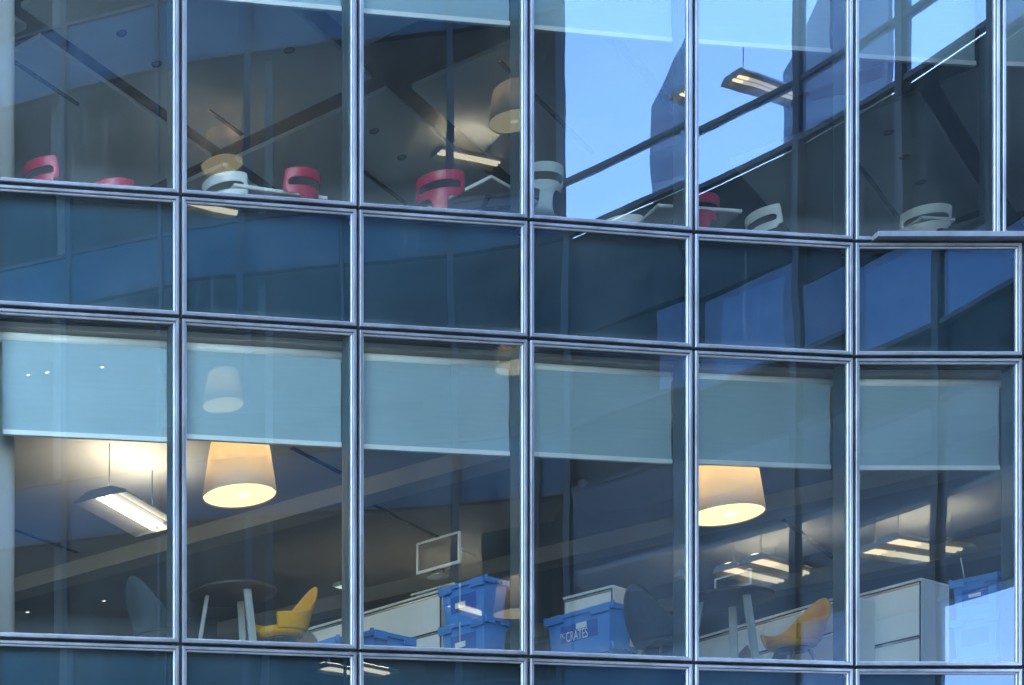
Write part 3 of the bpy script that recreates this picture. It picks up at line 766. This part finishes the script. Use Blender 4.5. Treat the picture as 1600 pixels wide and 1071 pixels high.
up_table((366, 286), (512, 307), .75, 'white square table between the white and the raspberry chair')
up_table((768, 273), (845, 316), .75, 'pale square table with its corner up by the middle mullion, seen from below')
up_table((1028, 318), (1160, 327), .7, 'thin white square table before the dark raspberry chair')
up_table((1440, 337), (1493, 340.5), .7, 'pale table behind the lone white chair')

# ------------------------------------------------------------------ lower room
GA = 'shell armchairs of the lower room'
shell_chair((3.93, 16.25, F1), R(196), YELLOW, 'mustard shell armchair with pointed back, left of the white credenza', GA)
shell_chair((9.13, 16.62, F1), R(196), YELLOW, 'mustard shell armchair in front of the right-hand white cabinet', GA)
shell_chair((2.78, 16.35, F1), R(28), GREYFELT, 'slate felt shell armchair at far left with its back to the street', GA, .56)
shell_chair((7.78, 16.55, F1), R(20), GREYFELT, 'slate felt shell armchair right of the lettered crate', GA, .56)
shell_chair((4.35, 17.6, F1), R(230), BROWNFELT, 'dark brown shell armchair behind the left round table', GA, .48)
shell_chair((9.35, 17.75, F1), R(230), BROWNFELT, 'dark brown shell armchair behind the right round table', GA, .48)
def round_table(c, rz, label):
    t = thing('round_table', label, 'table', c, rz, 'round tables of the lower room')
    m = MB(); m.lathe([(.001, .845), (.40, .845), (.43, .855), (.432, .868), (.425, .872), (.001, .872)], 48); m.build('table_top', WALNUT, t)
    for k in range(3):
        a = R(20+120*k); m = MB(); e = Vector((math.cos(a), math.sin(a))); n = Vector((-e.y, e.x))
        def P(r, s, z): q = e*r+n*s; return (q.x, q.y, z)
        m.hexa([P(.36, -.035, 0), P(.40, -.035, 0), P(.40, .035, 0), P(.36, .035, 0), P(.22, -.035, .843), P(.26, -.035, .843), P(.26, .035, .843), P(.22, .035, .843)])
        m.build('leg', TABLELEG, t, bevel=.004)
    return t
c = spot(362, 927, F1+.87); round_table((c.x, c.y, F1), R(36), 'dark round table on white slab legs beside the left mustard armchair')
c = spot(1135, 936, F1+.87); round_table((c.x, c.y, F1), R(30), 'dark round table on white slab legs beside the right mustard armchair')
# thin framed screen standing on the right table
a, b = spot(1117, 929, F1+.875), spot(1174, 913, F1+.875); d = b-a; t = thing('table_screen', 'thin white-framed clear screen standing on the right round table', 'screen', a, math.atan2(d.y, d.x))
L = d.length; m = MB()
for q in ((0, -.008, 0, .014, .008, .15), (L-.014, -.008, 0, L, .008, .15), (.014, -.008, .136, L-.014, .008, .15), (.014, -.008, 0, L-.014, .008, .012)): m.box(*q)
m.build('frame', BEZEL, t)
m = MB(); m.box(.014, -.002, .012, L-.014, .002, .136); m.build('sheet', glass_mat('acrylic_sheet', (.8, .82, .8), .05, dust_haze=.02), t)

def cabinet(c, rz, w, d, h, rows, label, cat='cabinet', grp='white cabinets of the lower room', split=None):
    """c = front corner on the right as seen from the street; x runs left along the front, y into the cabinet"""
    t = thing('drawer_cabinet', label, cat, c, rz, grp)
    m = MB(); m.box(0, .012, .0, w, d, h-.022); m.build('carcass', CABSIDE, t, bevel=.003)
    m = MB(); m.box(-.004, -.004, h-.0215, w+.004, d+.004, h); m.build('cabinet_top', CAB, t, bevel=.003)
    zs = [.05+(h-.08)*k/rows for k in range(rows+1)]
    cols_ = [(0.022, w-.022)] if not split else [(.022+(w-.044)*k/split, .022+(w-.044)*(k+1)/split) for k in range(split)]
    for z0, z1 in zip(zs, zs[1:]):
        for x0, x1 in cols_:
            m = MB(); m.box(x0+.003, -.006, z0+.006, x1-.003, .011, z1-.034); dr = m.build('drawer', CAB, t, bevel=.003)
            m = MB(); m.box(x0+.003, .002, z1-.030, x1-.003, .0118, z1-.008); m.build('handle_rail', CHROME, dr)
            m = MB(); m.box(x0+.05, -.009, z1-.062, x0+.10, -.0065, z1-.04); m.build('card_holder', LABELM, dr)
    m = MB(); m.box(.01, .004, .045, w-.01, .0117, h-.025); m.build('shadow_gap', CABGAP, t)
    return t
def cab_at(pr, pl, h, d, rows, label, w=None, grp='white cabinets of the lower room', split=None):
    a, b = spot(*pr, F1+h), spot(*pl, F1+h); e = b-a; e.z = 0
    # front runs from a (right) to b (left); local +x along it, local +y must point away from the street side of the front
    ang = math.atan2(e.y, e.x)
    # mirror so that depth lies on the far right: build with x reversed
    q = a+e.normalized()*(w or e.length)
    return cabinet((q.x, q.y, F1), ang+math.pi, w or e.length, d, h, rows, label, grp=grp, split=split)
cab_at((690, 921), (560, 959), 1.28, .48, 3, 'long white low cabinet behind the blue crates, under the monitor', w=2.25, split=2)
cab_at((958, 914), (880, 934), 1.24, .60, 2, 'white pedestal cabinet standing behind the lettered crate')
cab_at((1318, 930), (1190, 967), 1.05, .48, 3, 'white low cabinet behind the right mustard armchair', w=1.8, split=2)
cab_at((1440, 903), (1340, 929), 1.18, .50, 2, 'tall white two-drawer cabinet in the rightmost bay')
c = spot(941, 927, F1+1.16); m = MB(); m.lathe([(.001, -.02), (.038, -.02), (.042, 0), (.036, .012), (.001, .014)], 20)

# monitor and desk riser on the long cabinet
zc = F1+1.28
a, b = spot(706, 913, zc+.13), spot(652, 928, zc+.13); e = (a-b); ang = math.atan2(e.y, e.x); mid = (a+b)/2
t = thing('monitor_riser', 'pale desk riser with shelves carrying the monitor on the cabinet', 'riser', (mid.x, mid.y, zc), ang)
m = MB(); m.box(-.27, -.05, .11, .27, .22, .13); m.build('top_shelf', CAB, t, bevel=.004)
m = MB(); m.box(-.22, -.02, .0, .14, .2, .06); m.build('lower_tray', CAB, t, bevel=.004)
m = MB(); m.box(-.20, -.03, .062, .16, .2, .085); m.build('middle_tray', CAB, t, bevel=.004)
for x in (-.25, .23):
    m = MB(); m.box(x, -.03, 0, x+.02, .2, .1095); m.build('side', DARKMETAL, t)
a, b = spot(712, 883, zc+.20), spot(658, 898, zc+.20); e = (a-b); w = .52; ang2 = math.atan2(e.y, e.x); mid = (a+b)/2
t = thing('monitor', 'dark flat monitor with a silver bezel standing on the riser', 'monitor', (mid.x, mid.y+.02, zc+.132), ang2)
m = MB(); hw, z0, z1 = w/2, .085, .42
for q in ((-hw, 0, z0, hw, .03, z0+.03), (-hw, 0, z1-.022, hw, .03, z1), (-hw, 0, z0+.03, -hw+.022, .03, z1-.022), (hw-.022, 0, z0+.03, hw, .03, z1-.022)): m.box(*q)
m.build('bezel', BEZEL, t)
m = MB(); m.box(-hw+.022, .008, z0+.03, hw-.022, .026, z1-.022); m.build('screen', SCREEN, t)
m = MB(); m.box(-.15, .031, z0+.06, .15, .07, z1-.06); m.build('back_housing', DARKMETAL, t, bevel=.01)
m = MB(); m.box(-.035, .035, .02, .035, .06, z0+.10); m.build('neck', DARKMETAL, t)
m = MB(); m.lathe([(.001, 0), (.11, 0), (.11, .008), (.04, .02), (.001, .02)], 28); m.build('foot', CHROME, t)

GX = 'blue lidded crates'
def crate(c, rz, w, d, h, label, strap=False, sticker=None, letter=False):
    """c = middle of the crate's base; front towards -y"""
    t = thing('lidded_crate', label, 'crate', c, rz, GX)
    hw, hd = w/2, d/2; tp = .028
    m = MB(); m.box(-hw+.02, -hd+.02, 0, hw-.02, hd-.02, h-.02, taper=tp); m.build('body', CRATE, t, bevel=.006)
    # recessed face panel and ribs on the long sides
    m = MB()
    zz0, zz1 = h*.28, h*.70
    f0 = -hd+.02+tp*(1-zz0/(h-.02)); f1 = -hd+.02+tp*(1-zz1/(h-.02))
    x0, x1 = -hw*.55, hw*.55
    m.hexa([(x0, f0-.003, zz0), (x1, f0-.003, zz0), (x1, f0+.01, zz0), (x0, f0+.01, zz0), (x0, f1-.003, zz1), (x1, f1-.003, zz1), (x1, f1+.01, zz1), (x0, f1+.01, zz1)])
    m.build('face_panel', CRATEDARK, t)
    m = MB(); m.box(-hw, -hd, h-.035, hw, hd, h-.012); m.box(-hw+.01, -hd+.01, h-.012, -.004, hd-.01, h); m.box(.004, -hd+.01, h-.0121, hw-.01, hd-.01, h)
    lid = m.build('lid', CRATE, t, bevel=.003)
    # stepped skirts of the two lid flaps
    m = MB(); u = .016
    for s in (-1, 1):
        y0, y1 = (-hd-u, -hd+.001) if s < 0 else (hd-.001, hd+u)
        m.box(-hw*.98, y0, h-.085, -hw*.42, y1, h-.004); m.box(hw*.42, y0, h-.085, hw*.98, y1, h-.004); m.box(-hw*.42+.001, y0+.003, h-.045, hw*.42-.001, y1, h-.005)
        x0, x1 = (-hw-u, -hw+.001) if s < 0 else (hw-.001, hw+u)
        m.box(x0, -hd*.95, h-.06, x1, -hd*.25, h-.0045); m.box(x0, hd*.25, h-.06, x1, hd*.95, h-.0045); m.box(x0+.003, -hd*.25+.001, h-.035, x1, hd*.25-.001, h-.005)
    m.build('skirt', CRATE, t, bevel=.003)
    m = MB()
    for sx in (-1, 1):
        for sy in (-1, 1): m.tube([(sx*(hw+.004), sy*(hd-.02), h-.06), (sx*(hw+.004), sy*(hd-.02), h+.012)], .02, 8)
    m.build('corner_peg', CRATE, t)
    if strap:
        m = MB(); m.box(-.006, -hd-u-.006, h*.42, .002, -hd-u-.003, h-.0); m.build('tie', LABELM, t)
        m = MB(); m.box(-.07, -hd-.012, h*.36, .055, -hd-.008, h*.50); m.build('label', LABELM, t)
        m = MB()
        for x in (-.2, .12): m.box(x, -hd-.003, h-.004, x+.11, -hd+.03, h+.003)
        m.build('seal', mat('pale_seal_tape', (.62, .64, .45), .6), t)
    if sticker:
        m = MB(); z0, z1 = h*.50, h*.66
        m.box(sticker[0], f0-.012, z0, sticker[1], f0-.006, z1); m.build('sticker', LABELM, t)
    if letter:
        for txt, sx, sz, size, sc in (('CRATES', -.15, .12, .115, .62), ('PC', -.215, .165, .06, .75)):
            cu = bpy.data.curves.new('lettering', 'FONT'); cu.body = txt; cu.size = size; cu.extrude = .001; cu.align_x = 'LEFT'
            o = bpy.data.objects.new('lettering', cu); COL.objects.link(o); o.parent = t; cu.materials.append(LABELM)
            o.rotation_euler = (R(90)+.073, 0, 0); o.location = (sx, f0-.010, sz); o.scale = (sc, 1.25, 1)
            me = bpy.data.meshes.new_from_object(o); o2 = bpy.data.objects.new('lettering', me); COL.objects.link(o2); o2.parent = t; o2.rotation_euler = o.rotation_euler; o2.location = o.location; o2.scale = o.scale; bpy.data.objects.remove(o); o2.name = 'lettering'
        m = MB(); m.box(-.03, f0-.016, .225, .09, f0-.010, .285); m.build('sticker', LABELM, t)
        m = MB()
        for x in (-.30, -.10, .10, .26): m.box(x, -hd-.004, h-.003, x+.10, -hd+.04, h+.004)
        m.build('seal', mat('pale_seal_tape_dots', (.62, .64, .45), .6), t)
    return t
def stack(pr, plft, ztop, w, d, n, labels, hs=.405, **kw):
    """crates whose top front edge runs from pixel plft to pr at height ztop"""
    a, b = spot(*plft, ztop), spot(*pr, ztop); e = b-a; e.z = 0; ang = math.atan2(e.y, e.x); mid = (a+b)/2
    inn = Vector((-math.sin(ang), math.cos(ang), 0))
    c = mid+inn*d/2
    for k in range(n):
        z = ztop-hs*(k+1)
        crate((c.x, c.y, z), ang, w, d, hs, labels[k], strap=kw.get('strap', False), sticker=kw.get('sticker') if k == 0 else None, letter=kw.get('letter', False) and k == 0)
S3 = F1+3*.405
stack((757, 899), (686, 921), F1+1.15, .56, .40, 3, ['top blue crate of the stack beside the monitor, tied with a white tag', 'middle blue crate beside the monitor, white tag at its foot', 'lowest blue crate under the tagged pair by the monitor'], strap=True)
stack((1563, 892), (1482, 909), S3, .44, .60, 3, ['top blue crate with a white sticker in the rightmost bay', 'blue crate second from the top in the rightmost bay', 'lowest blue crate in the rightmost bay'], sticker=(-.06, .05))
stack((961, 938), (845, 970), F1+.405*2+.03, .76, .42, 2, ['blue crate with white CRATES lettering, on top of another', 'blue crate underneath the lettered crate'], letter=True)
a, b = spot(571, 980, F1+.42), spot(662, 1001, F1+.42); e = b-a; ang = math.atan2(e.y, e.x)
c = (a+b)/2+Vector((-math.sin(ang), math.cos(ang), 0))*.2
crate((c.x, c.y, F1), ang, .62, .40, .42, 'low blue crate on the floor right of the second mullion, turned sideways')
c = spot(530, 996, F1+.41); crate((c.x, c.y+.25, F1), R(120), .5, .40, .405, 'blue crate of which only a corner shows left of the second mullion')
# loose antenna-like rod on the right crate stack
a = spot(1518, 904, S3+.01); m = MB(); m.tube([(0, 0, 0), (-.045, 0, .25)], .006, 6)
o = m.build('white_rod', LABELM); o.location = (a.x, a.y+.1, S3+.001); tag(o, 'thin white rod standing on the stickered crate', 'rod')
